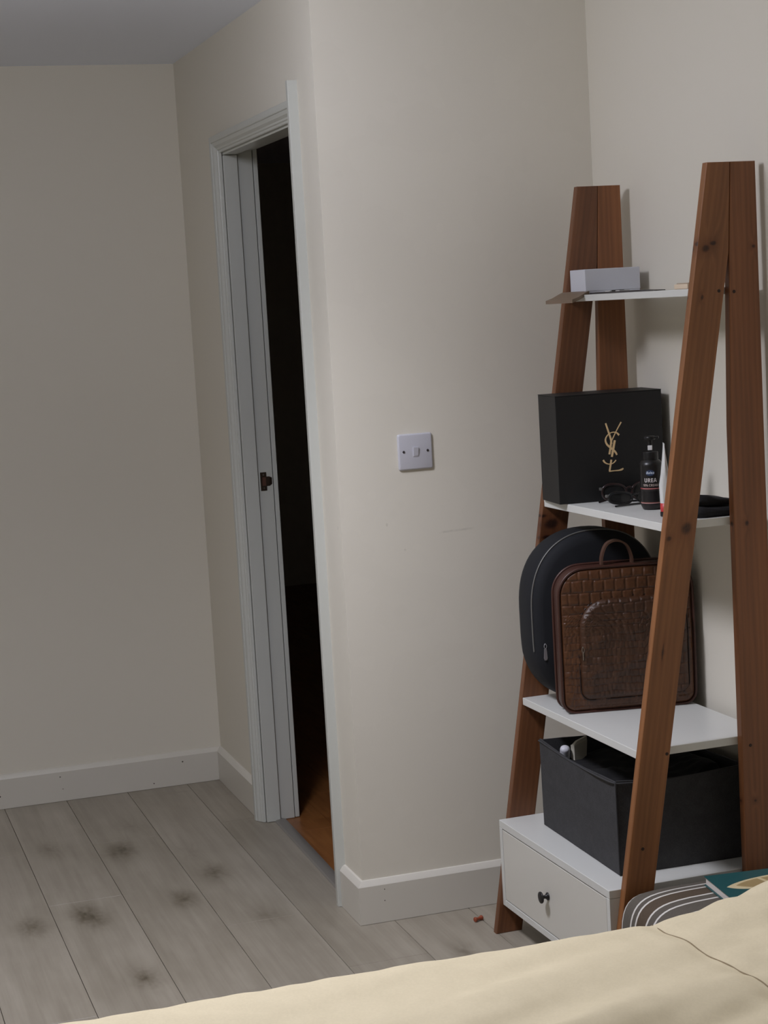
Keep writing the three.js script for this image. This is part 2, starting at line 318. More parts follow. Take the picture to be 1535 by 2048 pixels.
// ladder coordinates -> world
const lw = (x, y, z) => { const c = Math.cos(LY), s = Math.sin(LY); return [LP[0] + c * x + s * z, y, LP[2] - s * x + c * z]; };
const onLadder = (name, p, ry = 0) => grp(name, lw(...p), LY + ry);
const frontX = (y) => -0.402 + 0.1705 * y;
function pineTex(seed, kn, base = [140, 91, 52]) {
  return dataTex(128, 2048, (u, v) => {
    const x = u * 0.08, y = v * 1.76; let warp = 0, d = 0, red = 0;
    for (const [kx, ky, ks, shape = 1] of kn) {
      const dx = x - kx, dy = y - ky, q = Math.hypot(dx / (ks * 1.0), dy / (ks * 0.85 * shape));
      warp += 0.012 * Math.exp(-Math.pow(Math.hypot(dx / (ks * 2.2), dy / (ks * 5)), 2)) * Math.sign(dx || 1);
      d -= 62 * Math.exp(-Math.pow(q * 1.05, 4)) * (0.75 + 0.5 * noise(x * 500, y * 500, seed)); d -= 16 * Math.exp(-Math.pow(q * 0.42, 2)); red += 6 * Math.exp(-Math.pow(q * 0.5, 2));
    }
    const g = Math.sin((x + warp) * 480 + 5 * fbm((x + warp) * 26, y * 1.4, seed) + 2 * noise(x * 40, y * 3, seed + 2)) * 5;
    const f = (noise((x + warp) * 420, y * 9, seed + 4) - 0.5) * 9, b = (fbm(x * 30, y * 2.6, seed + 6) - 0.5) * 34, s = (noise(x * 900, y * 40, seed + 8) - 0.5) * 6;
    const t = d + g + f + b + s;
    return [base[0] + t + red, base[1] + t * 0.72, base[2] + t * 0.5 - red * 0.4];
  });
}
function woodUV(g, slope, x0) {
  if (g.index) g = g.toNonIndexed();
  const p = g.attributes.position, n = g.attributes.normal, u = new Float32Array(p.count * 2);
  for (let i = 0; i < p.count; i++) {
    const across = p.getX(i) - slope * p.getY(i) - x0, side = Math.abs(n.getX(i)) > 0.7 ? p.getZ(i) : 0;
    u[2 * i] = (across + side * 0.7 + 0.004) / 0.08; u[2 * i + 1] = p.getY(i) / 1.76;
  }
  g.setAttribute('uv', new THREE.BufferAttribute(u, 2)); return g;
}
const frontPoly = [[-0.402, 0], [-0.337, 0], [-0.0666, 1.548], [-0.0572, 1.7248], [-0.108, 1.7248]];
const rearPoly = [[-0.076, 0], [0, 0], [0, 1.7248], [-0.0562, 1.7248], [-0.0654, 1.55], [-0.0755, 1.2]];
const woodMat = (t) => M(0xffffff, 0.5, { map: t, clearcoat: 0.15, clearcoatRoughness: 0.4 });
const fk = (x, y) => [x - 0.1705 * y + 0.402 + 0.004, y];   // ladder x,y -> across the front leg
const nfKnots = [[...fk(-0.185, 1.001), 0.011, 1.25], [...fk(-0.225, 0.984), 0.0055], [...fk(-0.118, 1.556), 0.008], [...fk(-0.101, 1.566), 0.007, 0.7], [...fk(-0.249, 0.755), 0.0022, 9], [...fk(-0.13, 1.46), 0.003, 2]];
const ffKnots = [[...fk(-0.213, 0.955), 0.017, 0.8], [...fk(-0.236, 0.975), 0.012, 0.35], [...fk(-0.225, 0.925), 0.013, 0.4], [...fk(-0.22, 1.3), 0.004]];
const legs = [
  ['leg', frontPoly, 0.0, woodMat(pineTex(101, ffKnots, [110, 69, 41])), 0.1705, -0.402],
  ['leg', rearPoly, 0.0, woodMat(pineTex(102, [[0.04, 0.6, 0.005]], [134, 84, 48])), 0, -0.076],
  ['leg', frontPoly, 0.6035, woodMat(pineTex(103, nfKnots)), 0.1705, -0.402],
  ['leg', rearPoly, 0.6035, woodMat(pineTex(107, [[0.07, 1.556, 0.004], [0.033, 0.999, 0.004, 1.6], [0.03, 0.42, 0.003]], [132, 83, 48])), 0, -0.076]];
const legMeshes = legs.map(([n, poly, z, m, sl, x0]) => { const g = extr(poly, 0.02, 0.0016); g.translate(0, 0, z); return mesh(n, woodUV(g, sl, x0), m, ladder); });
const screwMat = M(new THREE.Color('rgb(48,28,20)'), 0.6);
for (const [leg, x, y] of [[2, -0.092, 1.471], [3, -0.058, 1.468], [2, -0.249, 0.546], [3, -0.057, 0.538], [2, -0.312, 0.357]])
  mesh('screw', cyl(0.0034, 0.0016, [x, y, 0.6233], 'z', 0.0034, 14), screwMat, legMeshes[leg]);
const boardMat = M(new THREE.Color('rgb(214,215,211)'), 0.32);
const S1 = 1.478, S2 = 1.0134, S3 = 0.555, S4 = 0.274;
for (const [y, th] of [[S1, 0.0145], [S2, 0.017], [S3, 0.017]]) {
  const xa = frontX(y) + 0.0005;
  mesh('shelf_board', rbx(xa, y - th, 0.0203, -0.001, y, 0.6032, 0.0012), boardMat, ladder);
}
{
  const fx = -0.3816;
  mesh('cabinet_top', rbx(fx, S4 - 0.0175, 0.0203, -0.001, S4, 0.6032, 0.0012), boardMat, ladder);
  mesh('cabinet_side', rbx(fx, 0.069, 0.0203, -0.001, S4 - 0.018, 0.0355, 0.001), boardMat, ladder);
  mesh('cabinet_side', rbx(fx, 0.069, 0.588, -0.001, S4 - 0.018, 0.6032, 0.001), boardMat, ladder);
  mesh('cabinet_base', rbx(fx, 0.069, 0.036, -0.001, 0.0845, 0.5875, 0.001), boardMat, ladder);
  mesh('cabinet_back', bx(-0.006, 0.085, 0.036, -0.002, S4 - 0.018, 0.5875), boardMat, ladder);
  const dr = mesh('drawer', rbx(fx + 0.0006, 0.0866, 0.0376, fx + 0.018, S4 - 0.0203, 0.5858, 0.001), M(new THREE.Color('rgb(212,210,202)'), 0.36), ladder);
  mesh('drawer_box', bx(fx + 0.018, 0.09, 0.05, -0.03, 0.23, 0.575), boardMat, dr);
  const kg = lathe([[0, 0], [0.0088, 0], [0.009, 0.0018], [0.0072, 0.0036], [0.0042, 0.0062], [0.0038, 0.0115], [0.006, 0.0138], [0.0122, 0.0152], [0.0132, 0.0168], [0.0128, 0.019], [0.009, 0.0204], [0, 0.0208]], 32);
  kg.rotateZ(Math.PI / 2); kg.translate(fx + 0.0006, 0.1685, 0.287);
  mesh('knob', kg, M(new THREE.Color('rgb(26,25,26)'), 0.4), dr);
}

// ---------- top shelf ----------
{
  const g = onLadder('gift_box', [-0.138, S1 + 0.0004, 0.022]);
  tag(g, 'plain white oblong box on the far end of the top shelf', 'box');
  const wm = M(new THREE.Color('rgb(206,208,216)'), 0.45);
  mesh('box_base', rbx(0.001, 0, 0.001, 0.137, 0.054, 0.079, 0.0012), wm, g);
  mesh('lid', rbx(0, 0.0065, 0, 0.138, 0.0563, 0.08, 0.0016), wm, g);
}
{
  const g = onLadder('strap', [0, S1, 0]);
  tag(g, 'flat brown leather strap hanging over the front edge of the top shelf', 'strap');
  const ring = (c, d, w, th) => { const l = Math.hypot(d[0], d[2]), nx = d[2] / l, nz = -d[0] / l; return [[c[0] - nx * w, c[1], c[2] - nz * w], [c[0] + nx * w, c[1], c[2] + nz * w], [c[0] + nx * w, c[1] + th, c[2] + nz * w], [c[0] - nx * w, c[1] + th, c[2] - nz * w]]; };
  // broad tan end that droops over the edge
  const endRings = [[-0.131, 0.0004, 0.062, 0], [-0.15, 0.0002, 0.0745, 0], [-0.166, -0.004, 0.087, 0], [-0.19, -0.0115, 0.105, 0], [-0.212, -0.0165, 0.118, 0]].map(([x, y, z]) => ring([x, y, z], [-0.08, 0, 0.058], 0.034, 0.0076));
  mesh('tan_end', loft(endRings, { crease: 0.5 }), M(new THREE.Color('rgb(122,103,84)'), 0.55), g).userData.label = 'tan drooping end';
  const dk = M(new THREE.Color('rgb(62,58,58)'), 0.55);
  const pts = [[-0.112, 0.0026, 0.085], [-0.118, 0.0028, 0.13], [-0.128, 0.003, 0.17], [-0.133, 0.003, 0.26], [-0.1335, 0.003, 0.36], [-0.127, 0.003, 0.44]];
  mesh('dark_band', loft(pts.map((p, i) => ring([p[0], p[1] - 0.0026, p[2]], [(pts[Math.min(i + 1, 5)][0] - pts[Math.max(i - 1, 0)][0]), 0, 1], 0.0125, i === 5 ? 0.0016 : 0.0038)), { crease: 0.5 }), dk, g);
  mesh('buckle', loft([ring([-0.132, 0.0042, 0.245], [0, 0, 1], 0.011, 0.0028), ring([-0.132, 0.0042, 0.262], [0, 0, 1], 0.011, 0.0028)], { crease: 0.3 }), M(new THREE.Color('rgb(40,40,42)'), 0.4, { metalness: 0.5 }), g);
  const cl = M(new THREE.Color('rgb(196,196,194)'), 0.4);
  mesh('pale_loop', loft([ring([-0.132, 0.004, 0.215], [0, 0, 1], 0.0122, 0.002), ring([-0.132, 0.004, 0.24], [0, 0, 1], 0.0122, 0.002)], { crease: 0.3 }), cl, g);
  mesh('pale_loop', loft([ring([-0.132, 0.004, 0.266], [0, 0, 1], 0.0122, 0.002), ring([-0.132, 0.004, 0.286], [0, 0, 1], 0.0122, 0.002)], { crease: 0.3 }), cl, g);
}
{
  const g = onLadder('soap_box', [-0.10, S1 + 0.0004, 0.45], 0.1);
  tag(g, 'small cream packet on the near end of the top shelf', 'packet');
  const cm = M(new THREE.Color('rgb(226,206,180)'), 0.6);
  mesh('carton', rbx(0, 0, 0, 0.075, 0.0105, 0.05, 0.002), cm, g);
  mesh('flap', rbx(0.004, 0.0106, 0.004, 0.071, 0.0128, 0.046, 0.001), M(new THREE.Color('rgb(190,172,150)'), 0.7), g);
}

// ---------- second shelf ----------
const blackCard = M(new THREE.Color('rgb(11,11,13)'), 0.55);
{
  const g = onLadder('presentation_box', [-0.2479, S2 + 0.0006, 0.151], -0.0977);
  tag(g, 'large black gift box with a pale gold letter monogram on its front', 'gift box');
  const w = 0.2525, d = 0.1215, h = 0.242;
  mesh('box_body', rbx(0, 0, -d, w, h - 0.0005, 0, 0.0014), blackCard, g);
  mesh('lid', rbx(-0.0004, h - 0.0005, -d - 0.0004, w + 0.0004, h + 0.0012, 0.0004, 0.0007), blackCard, g);
  const gold = M(new THREE.Color('rgb(226,196,148)'), 0.45);
  const strokes = [   // millimetres on the front face: points and half widths
    [[[116.6, 175], [122.2, 156.5], [127.7, 136.9], [128.6, 127]], [1.5, 1.7, 1.9, 1.6]],
    [[[153.7, 175.2], [141.3, 156], [128.9, 134]], [1.3, 0.9, 1.0]],
    [[[128.3, 136], [125.9, 119.8], [122.4, 104.4]], [1.7, 1.9, 1.8]],
    [[[147.4, 146], [142.2, 151.6], [134.2, 153.7], [125, 151.5], [117.2, 144.4], [114.6, 136.9], [117.2, 128.1], [124.6, 120.3], [132.3, 113.6], [137.7, 107.5], [140.3, 101.9]], [1.9, 1.3, 0.9, 0.9, 1.1, 1.5, 1.8, 1.9, 1.9, 1.8, 1.5]],
    [[[107.1, 92.5], [110.5, 87.3], [117.2, 83.3], [124.4, 82.4], [131.4, 84.5], [137.7, 90.2]], [1.8, 1.5, 1.0, 0.8, 0.9, 1.1]],
    [[[136.8, 135.3], [132.5, 117.4], [128, 98.2]], [2.0, 2.2, 1.9]],
    [[[126.5, 92], [124.1, 79.7], [121.1, 66.5]], [1.7, 1.7, 1.6]],
    [[[120, 66.2], [132.2, 66.6], [143.4, 66.7], [149.5, 67.8], [154.3, 70.1]], [1.2, 0.9, 1.2, 1.8, 1.3]]];
  const gs = strokes.map(([pts, hw], k) => {
    const c = new THREE.CatmullRomCurve3(pts.map((p) => new THREE.Vector3(p[0] / 1000, p[1] / 1000, 0))); const n = 28, rings = [];
    for (let i = 0; i <= n; i++) {
      const t = i / n, p = c.getPoint(t), tg = c.getTangent(t), f = t * (hw.length - 1), q = Math.min(Math.floor(f), hw.length - 2), wd = lerp(hw[q], hw[q + 1], f - q) * 1.2 / 1000;
      const nx = -tg.y, ny = tg.x, z1 = 0.0006 + k * 0.00003; rings.push([[p.x - nx * wd, p.y - ny * wd, -0.0002], [p.x + nx * wd, p.y + ny * wd, -0.0002], [p.x + nx * wd, p.y + ny * wd, z1], [p.x - nx * wd, p.y - ny * wd, z1]]);
    }
    return loft(rings, { crease: 0.5 });
  });
  mesh('monogram', merge(gs), gold, g).userData.label = 'pale gold monogram';
}
function sunglasses(p, ry, label, frameMat, tip, lensH, legPose) {
  const g = onLadder('sunglasses', p, ry); tag(g, label, 'sunglasses', 'dark sunglasses on the second shelf');
  const lens = M(new THREE.Color('rgb(38,38,38)'), 0.18);
  const lw2 = 0.0275, lh = lensH / 2, cy = lh + 0.0035;
  for (const s of [-1, 1]) {
    const pts = []; for (let i = 0; i < 20; i++) { const a = i / 20 * Math.PI * 2, ex = 2.5; const ca = Math.cos(a), sa = Math.sin(a); const x = Math.sign(ca) * Math.pow(Math.abs(ca), 2 / ex) * lw2, y = Math.sign(sa) * Math.pow(Math.abs(sa), 2 / ex) * lh * (sa > 0 ? 1 : 0.95); pts.push([s * 0.0345 + x, cy + y + s * x * 0.08, -Math.abs(s * 0.0345 + x) * Math.abs(s * 0.0345 + x) * 2.2]); }
    mesh('rim', tube(pts, 0.0027, 60, 8, true), frameMat, g);
    const c = [s * 0.0345, cy, -0.0028], tri = []; for (let i = 0; i < 20; i++) { const a = pts[i], b = pts[(i + 1) % 20]; tri.push(...c, ...a, ...b); }
    const lg = new THREE.BufferGeometry(); lg.setAttribute('position', new THREE.Float32BufferAttribute(tri, 3)); lg.computeVertexNormals();
    const back = lg.clone(); back.translate(0, 0, -0.0015); const ix = back.attributes.position; for (let i = 0; i < ix.count; i += 3) { const a = [ix.getX(i + 1), ix.getY(i + 1), ix.getZ(i + 1)]; ix.setXYZ(i + 1, ix.getX(i + 2), ix.getY(i + 2), ix.getZ(i + 2)); ix.setXYZ(i + 2, ...a); } back.computeVertexNormals();
    mesh('lens', merge([uvm(lg), uvm(back)]), lens, g);
    // folded arm
    const z0 = -0.0085;
    const A = legPose(s, z0, cy + lh * 0.55);
    mesh('arm', tube(A, 0.0022, 40, 7), frameMat, g);
    mesh('hinge', rbx(s * 0.0655 - 0.003, cy + lh * 0.55 - 0.003, -0.0125, s * 0.0655 + 0.003, cy + lh * 0.55 + 0.003, -0.0065, 0.001), tip, g);
  }
  mesh('bridge', tube([[-0.0085, cy + lh * 0.35, 0], [0, cy + lh * 0.55, 0.0015], [0.0085, cy + lh * 0.35, 0]], 0.0024, 16, 8), frameMat, g);
  return g;
}
const blackAcetate = M(new THREE.Color('rgb(20,20,22)'), 0.28), tortoise = M(new THREE.Color('rgb(40,24,24)'), 0.28), hingeMetal = M(new THREE.Color('rgb(150,150,150)'), 0.3, { metalness: 0.9 });
sunglasses([-0.105, S2 + 0.0004, 0.212], 0.0, 'tortoise framed sunglasses standing behind the other pair, closest to the black box', tortoise, hingeMetal, 0.038,
  (s, z0, y) => [[s * 0.0655, y, z0], [s * 0.058, y * 0.8, z0 - 0.006 - (s > 0 ? 0.004 : 0)], [0, y * 0.4, z0 - 0.009 - (s > 0 ? 0.005 : 0)], [-s * 0.05, 0.004, z0 - 0.01 - (s > 0 ? 0.005 : 0)], [-s * 0.066, 0.0026, z0 - 0.009]]);
sunglasses([-0.120, S2 + 0.0004, 0.268], 0.12, 'black sunglasses lying in front with one arm along the shelf', blackAcetate, hingeMetal, 0.026,
  (s, z0, y) => s < 0 ? [[s * 0.0655, y, z0], [s * 0.05, 0.012, z0 - 0.006], [0, 0.006, z0 - 0.009], [0.05, 0.0026, z0 - 0.01]] : [[s * 0.0655, y, z0], [0.062, 0.006, 0.004], [0.03, 0.0026, 0.009], [-0.02, 0.0024, 0.013], [-0.062, 0.0026, 0.018]]);
{
  const g = onLadder('pump_bottle', [-0.130, S2 + 0.0004, 0.372], -0.58);
  tag(g, 'black pump bottle of cream with white lettering beside the sunglasses', 'bottle');
  const cv = document.createElement('canvas'); cv.width = 1024; cv.height = 512; const c = cv.getContext('2d');
  c.fillStyle = 'rgb(22,21,22)'; c.fillRect(0, 0, 1024, 512);
  const cx = 512;
  c.fillStyle = 'rgb(44,60,92)'; c.beginPath(); c.ellipse(cx, 92, 66, 38, 0, 0, 7); c.fill();
  c.fillStyle = 'rgb(205,215,225)'; c.textAlign = 'center'; c.font = 'italic bold 44px sans-serif'; c.fillText('Balea', cx, 106);
  c.fillStyle = 'rgb(214,208,206)'; c.font = 'bold 74px sans-serif'; c.fillText('UREA', cx, 214);
  c.fillStyle = 'rgb(190,176,168)'; c.font = 'bold 42px sans-serif'; c.fillText('10% CREAM', cx, 268);
  c.fillStyle = 'rgb(150,64,66)'; c.fillRect(0, 290, 1024, 16); c.fillStyle = 'rgb(200,140,138)'; c.fillRect(380, 294, 290, 8);
  c.fillStyle = 'rgb(60,56,56)'; c.fillRect(390, 318, 250, 6);
  c.fillStyle = 'rgb(128,80,72)'; c.fillRect(0, 474, 1024, 10); c.fillStyle = 'rgb(196,150,148)'; c.fillRect(300, 484, 424, 7);
  const lt = new THREE.CanvasTexture(cv); lt.colorSpace = THREE.SRGBColorSpace;
  const bb = lathe([[0, 0], [0.0185, 0], [0.0205, 0.0012], [0.0238, 0.008], [0.0242, 0.0105]], 48); mesh('bottle_base', bb, M(new THREE.Color('rgb(24,16,17)'), 0.35), g);
  const lab = new THREE.CylinderGeometry(0.0242, 0.0242, 0.0845, 64, 1, true); lab.rotateY(Math.PI); lab.translate(0, 0.0105 + 0.0845 / 2, 0); mesh('bottle_body', lab, M(0xffffff, 0.34, { map: lt }), g);
  mesh('shoulder', lathe([[0.0242, 0.095], [0.0238, 0.099], [0.02, 0.1045], [0.0155, 0.1065], [0.0155, 0.1095]], 48), M(new THREE.Color('rgb(20,20,21)'), 0.35), g);
  const pm = M(new THREE.Color('rgb(20,20,22)'), 0.38);
  mesh('collar', lathe([[0.0155, 0.1065], [0.0163, 0.1075], [0.0163, 0.1225], [0.0155, 0.1235], [0.006, 0.1245], [0, 0.1245]], 40), pm, g);
  mesh('pump_stem', cyl(0.0045, 0.026, [0, 0.137, 0]), pm, g);
  mesh('lock_clip', rbx(-0.0048, 0.1265, 0.0005, 0.0048, 0.137, 0.0058, 0.0012), M(new THREE.Color('rgb(226,226,226)'), 0.4), g).userData.label = 'white clip around the pump stem';
  mesh('pump_head', merge([lathe([[0, 0.149], [0.0105, 0.149], [0.012, 0.151], [0.012, 0.1545], [0.0105, 0.157], [0, 0.158]], 32), rbx(-0.009, 0.1505, -0.0045, 0.019, 0.1565, 0.0045, 0.0022)]), pm, g);
}
{
  const g = onLadder('cream_tube', [-0.168, S2 + 0.0004, 0.507], -0.4);
  tag(g, 'white squeeze tube standing upside down on its red and black cap', 'tube');
  const wm = M(new THREE.Color('rgb(222,224,222)'), 0.4);
  const ell = (y, a, b) => { const r = []; for (let i = 0; i < 40; i++) { const t = i / 40 * Math.PI * 2; r.push([a * Math.cos(t), y, b * Math.sin(t)]); } return r; };
  mesh('tube_body', loft([ell(0.028, 0.0117, 0.0117), ell(0.045, 0.0122, 0.0122), ell(0.066, 0.0126, 0.0112), ell(0.088, 0.0085, 0.0145), ell(0.11, 0.0056, 0.0165), ell(0.132, 0.0028, 0.0185), ell(0.146, 0.001, 0.019), ell(0.152, 0.0008, 0.019)], { crease: 1 }), wm, g);
  mesh('tube_collar', lathe([[0, 0.0095], [0.0105, 0.0095], [0.0117, 0.011], [0.0117, 0.0278], [0, 0.0278]], 40), M(new THREE.Color('rgb(186,52,54)'), 0.42), g).userData.label = 'red collar above the cap';
  mesh('cap', lathe([[0, 0], [0.0112, 0], [0.0124, 0.0012], [0.0124, 0.0085], [0.0115, 0.0094], [0, 0.0094]], 40), M(new THREE.Color('rgb(26,20,22)'), 0.4), g).userData.label = 'black cap';
}
{
  const g = onLadder('folded_cloth', [-0.088, S2 + 0.0006, 0.532], 0);
  tag(g, 'black folded cloth at the near end of the second shelf', 'cloth');
  const fab = M(new THREE.Color('rgb(22,22,26)'), 0.9, { sheen: 0.3, sheenRoughness: 0.6 });
  const layer = (y0, hx, hz, hL, hR, sd) => { const rings = []; const N = 56; for (let k = 0; k <= 6; k++) { const t = k / 6, a = Math.sin(Math.min(t, 1) * Math.PI); const r = []; for (let i = 0; i < N; i++) { const th = i / N * Math.PI * 2, ca = Math.cos(th), sa = Math.sin(th), ex = 0.45; const sc = 0.93 + 0.07 * a + (noise(ca * 2 + 5, sa * 2 + 5, sd) - 0.5) * 0.06; const x = Math.sign(ca) * Math.pow(Math.abs(ca), ex) * hx * sc, z = Math.sign(sa) * Math.pow(Math.abs(sa), ex) * hz * sc; const hh = lerp(hL, hR, clamp((x + hx) / (2 * hx), 0, 1)) * (0.9 + 0.3 * noise(x * 40, z * 40, sd)); r.push([x, y0 + (k === 0 ? 0 : hh * t), z]); } rings.push(r); } return loft(rings, { crease: 1.2 }); };
  mesh('bottom_fold', layer(0, 0.062, 0.064, 0.022, 0.015, 3), fab, g);
  const tp = layer(0, 0.056, 0.052, 0.021, 0.0095, 8); tp.rotateY(0.12); tp.rotateZ(-0.06); tp.translate(-0.004, 0.0215, -0.006); mesh('top_fold', tp, fab, g);
}

// ---------- third shelf: two backpacks ----------
function roundRect(w, h, rTop, rBot, n = 14) {   // outline points, bottom centre at origin, counter-clockwise
  const p = []; const arc = (cx, cy, r, a0, a1) => { for (let i = 0; i <= n; i++) { const a = lerp(a0, a1, i / n); p.push([cx + r * Math.cos(a), cy + r * Math.sin(a)]); } };
  const a = w / 2; arc(a - rBot, rBot, rBot, -Math.PI / 2, 0); arc(a - rTop, h - rTop, rTop, 0, Math.PI / 2); arc(-a + rTop, h - rTop, rTop, Math.PI / 2, Math.PI); arc(-a + rBot, rBot, rBot, Math.PI, Math.PI * 1.5); return p;
}
function sdRR(x, y, w, h, rTop, rBot) { const r = y > h / 2 ? rTop : rBot, qx = Math.abs(x) - w / 2 + r, qy = Math.abs(y - h / 2) - h / 2 + r; return Math.hypot(Math.max(qx, 0), Math.max(qy, 0)) + Math.min(Math.max(qx, qy), 0) - r; }
{
  const g = onLadder('backpack', [-0.149, S3 + 0.0008, 0.262], -0.2);
  tag(g, 'brown crocodile embossed leather backpack in front on the third shelf', 'backpack');
  const W = 0.308, HH = 0.326, RT = 0.062, RB = 0.03, TH = 0.055;
  const leatherTex = dataTex(256, 256, (u, v) => { const n = (fbm(u * 12, v * 12, 71) - 0.5) * 26 + (noise(u * 60, v * 60, 72) - 0.5) * 10; return [82 + n, 50 + n * 0.72, 29 + n * 0.5]; }, { repeat: [4, 4] });
  const leather = M(0xffffff, 0.36, { map: leatherTex });
  const pocketTex = dataTex(256, 256, (u, v) => { const n = (fbm(u * 12, v * 12, 74) - 0.5) * 24 + (noise(u * 60, v * 60, 75) - 0.5) * 10; return [66 + n, 41 + n * 0.7, 25 + n * 0.5]; }, { repeat: [4, 4] });
  const pocketLeather = M(0xffffff, 0.46, { map: pocketTex });
  const trim = M(new THREE.Color('rgb(66,37,29)'), 0.42);
  // body: outline lofted from back to front with a rounded edge
  const ring = (z, k) => roundRect(W, HH, RT, RB).map(([x, y]) => [x * k, HH / 2 + (y - HH / 2) * k - (y < 0.03 ? 0 : 0), z]);
  mesh('body', loft([ring(-TH - 0.012, 0.95), ring(-TH, 0.985), ring(-TH * 0.5, 1.0), ring(-0.012, 1.0), ring(-0.002, 0.985)], { crease: 0.7 }), trim, g);
  // embossed square scales: cell edges sunk
  const scaleRelief = (x, y) => {
    const wx = x + 0.006 * (fbm(x * 22, y * 22, 81) - 0.5), wy = y + 0.008 * (fbm(x * 20, y * 20, 82) - 0.5);
    const big = sstep(-0.02, 0.09, x) * 0 + sstep(0.18, 0.24, y); const cw = lerp(0.0105, 0.0245, clamp(big + sstep(0.02, 0.06, x) * 0.8, 0, 1)), ch = lerp(0.016, 0.027, clamp(big + sstep(0.02, 0.06, x) * 0.8, 0, 1));
    const rowi = Math.floor(wy / ch), ox = (rowi % 2) * 0.35 * cw; const fx = Math.abs(((wx + ox) / cw) - Math.floor((wx + ox) / cw) - 0.5) * 2, fy = Math.abs(wy / ch - rowi - 0.5) * 2;
    const e = Math.max(sstep(0.72, 1, fx), sstep(0.78, 1, fy)); const low = 1 - sstep(0.17, 0.24, y), lft = 1 - sstep(-0.02, 0.06, x); return -0.0026 * e * (1 - 0.35 * low * lft) + 0.0007 * (noise(x * 300, y * 160, 83) - 0.5) + 0.0016 * (fbm(x * 34, y * 30, 84) - 0.5) + low * lft * 0.0042 * (fbm(x * 105 + 2 * noise(x * 20, y * 14, 86), y * 17, 87) - 0.5) + 0.0035 * low * Math.pow(noise(x * 26 + y * 18, y * 44 - x * 22, 88), 3);
  };
  const sag = (x, y) => 0.006 * (1 - Math.pow(Math.abs(x) / (W / 2), 2)) * Math.sin(clamp(y / HH, 0, 1) * Math.PI) + 0.004 * (fbm(x * 8 + 3, y * 8, 85) - 0.5);
  const panelFn = (w, h, rt, rb, lift, edge, y0) => (u, v) => {
    // square -> rounded rectangle by scaling rays from the centre
    let sx = u * 2 - 1, sy = v * 2 - 1; let x = sx * w / 2, y = h / 2 + sy * h / 2;
    for (let k = 0; k < 4; k++) { const d = sdRR(x, y, w, h, rt, rb); if (d > 0) { const cx = Math.sign(x) * (w / 2 - (y > h / 2 ? rt : rb)), cy = y > h / 2 ? h - rt : rb; const dx = x - cx, dy = y - cy, l = Math.hypot(dx, dy) || 1; x -= dx / l * d; y -= dy / l * d; } }
    const d = -sdRR(x, y, w, h, rt, rb), e = Math.sqrt(clamp(d / edge, 0, 1)) ; const yy = y + y0;
    return [x, yy, lift * (e * (2 - e)) + scaleRelief(x, yy) * clamp(d / 0.006, 0, 1) + sag(x, yy) * (lift > 0 ? clamp(d / 0.01, 0, 1) : 0), x, yy];
  };
  const fp = gridSurf(150, 170, panelFn(W - 0.012, HH - 0.012, RT - 0.006, RB - 0.006, 0.007, 0.03, 0.006)); fp.translate(0, 0, -0.001); mesh('front_panel', fp, leather, g);
  const pk = gridSurf(120, 120, panelFn(0.246, 0.226, 0.068, 0.022, 0.0125, 0.016, 0.03)); pk.translate(0.012, 0, 0.0045); mesh('front_pocket', pk, pocketLeather, g);
  // piping, seams, handle, zip pulls
  const pipe = roundRect(W - 0.004, HH - 0.004, RT - 0.002, RB - 0.002, 8).map(([x, y]) => [x, y + 0.002, 0.0005]);
  mesh('piping', tube(pipe, 0.0032, 160, 8, true), trim, g);
  const pipe2 = roundRect(W - 0.002, HH - 0.002, RT - 0.001, RB - 0.001, 8).map(([x, y]) => [x, y + 0.001, -TH + 0.002]);
  mesh('piping', tube(pipe2, 0.0032, 160, 8, true), trim, g);
  const seam = roundRect(0.248, 0.228, 0.069, 0.023, 8).map(([x, y]) => [x + 0.012, y + 0.029, 0.0065]);
  mesh('pocket_zip', tube(seam, 0.0018, 140, 6, true), M(new THREE.Color('rgb(38,24,19)'), 0.5), g);
  const hc = new THREE.CatmullRomCurve3([[-0.047, HH - 0.006, -0.02], [-0.046, HH + 0.018, -0.02], [-0.033, HH + 0.045, -0.022], [-0.012, HH + 0.052, -0.023], [0.01, HH + 0.042, -0.022], [0.021, HH + 0.016, -0.02], [0.022, HH - 0.006, -0.02]].map(V3)); const hr = [];
  for (let i = 0; i <= 40; i++) { const p = hc.getPoint(i / 40), t = hc.getTangent(i / 40), nx = -t.y, ny = t.x; hr.push([[p.x - nx * 0.0022, p.y - ny * 0.0022, p.z - 0.0085], [p.x + nx * 0.0022, p.y + ny * 0.0022, p.z - 0.0085], [p.x + nx * 0.0022, p.y + ny * 0.0022, p.z + 0.0085], [p.x - nx * 0.0022, p.y - ny * 0.0022, p.z + 0.0085]]); }
  mesh('handle', loft(hr, { crease: 0.6 }), M(new THREE.Color('rgb(88,62,50)'), 0.5), g);
  const met = M(new THREE.Color('rgb(150,142,132)'), 0.35, { metalness: 0.85 });
  const zp = tube([[-0.106, 0.152, 0.0175], [-0.1035, 0.1445, 0.0185], [-0.106, 0.138, 0.0185], [-0.1085, 0.1445, 0.0185]], 0.0009, 24, 6, true); mesh('zip_pull', merge([zp, rbx(-0.1072, 0.122, 0.0175, -0.1048, 0.138, 0.0188, 0.0006)]), met, g);
  const bd = tube([[0.035, 0.214, 0.0195], [0.0405, 0.2065, 0.0195], [0.0385, 0.2015, 0.0195], [0.0455, 0.199, 0.0195]], 0.0009, 24, 6); mesh('metal_badge', bd, met, g);
}
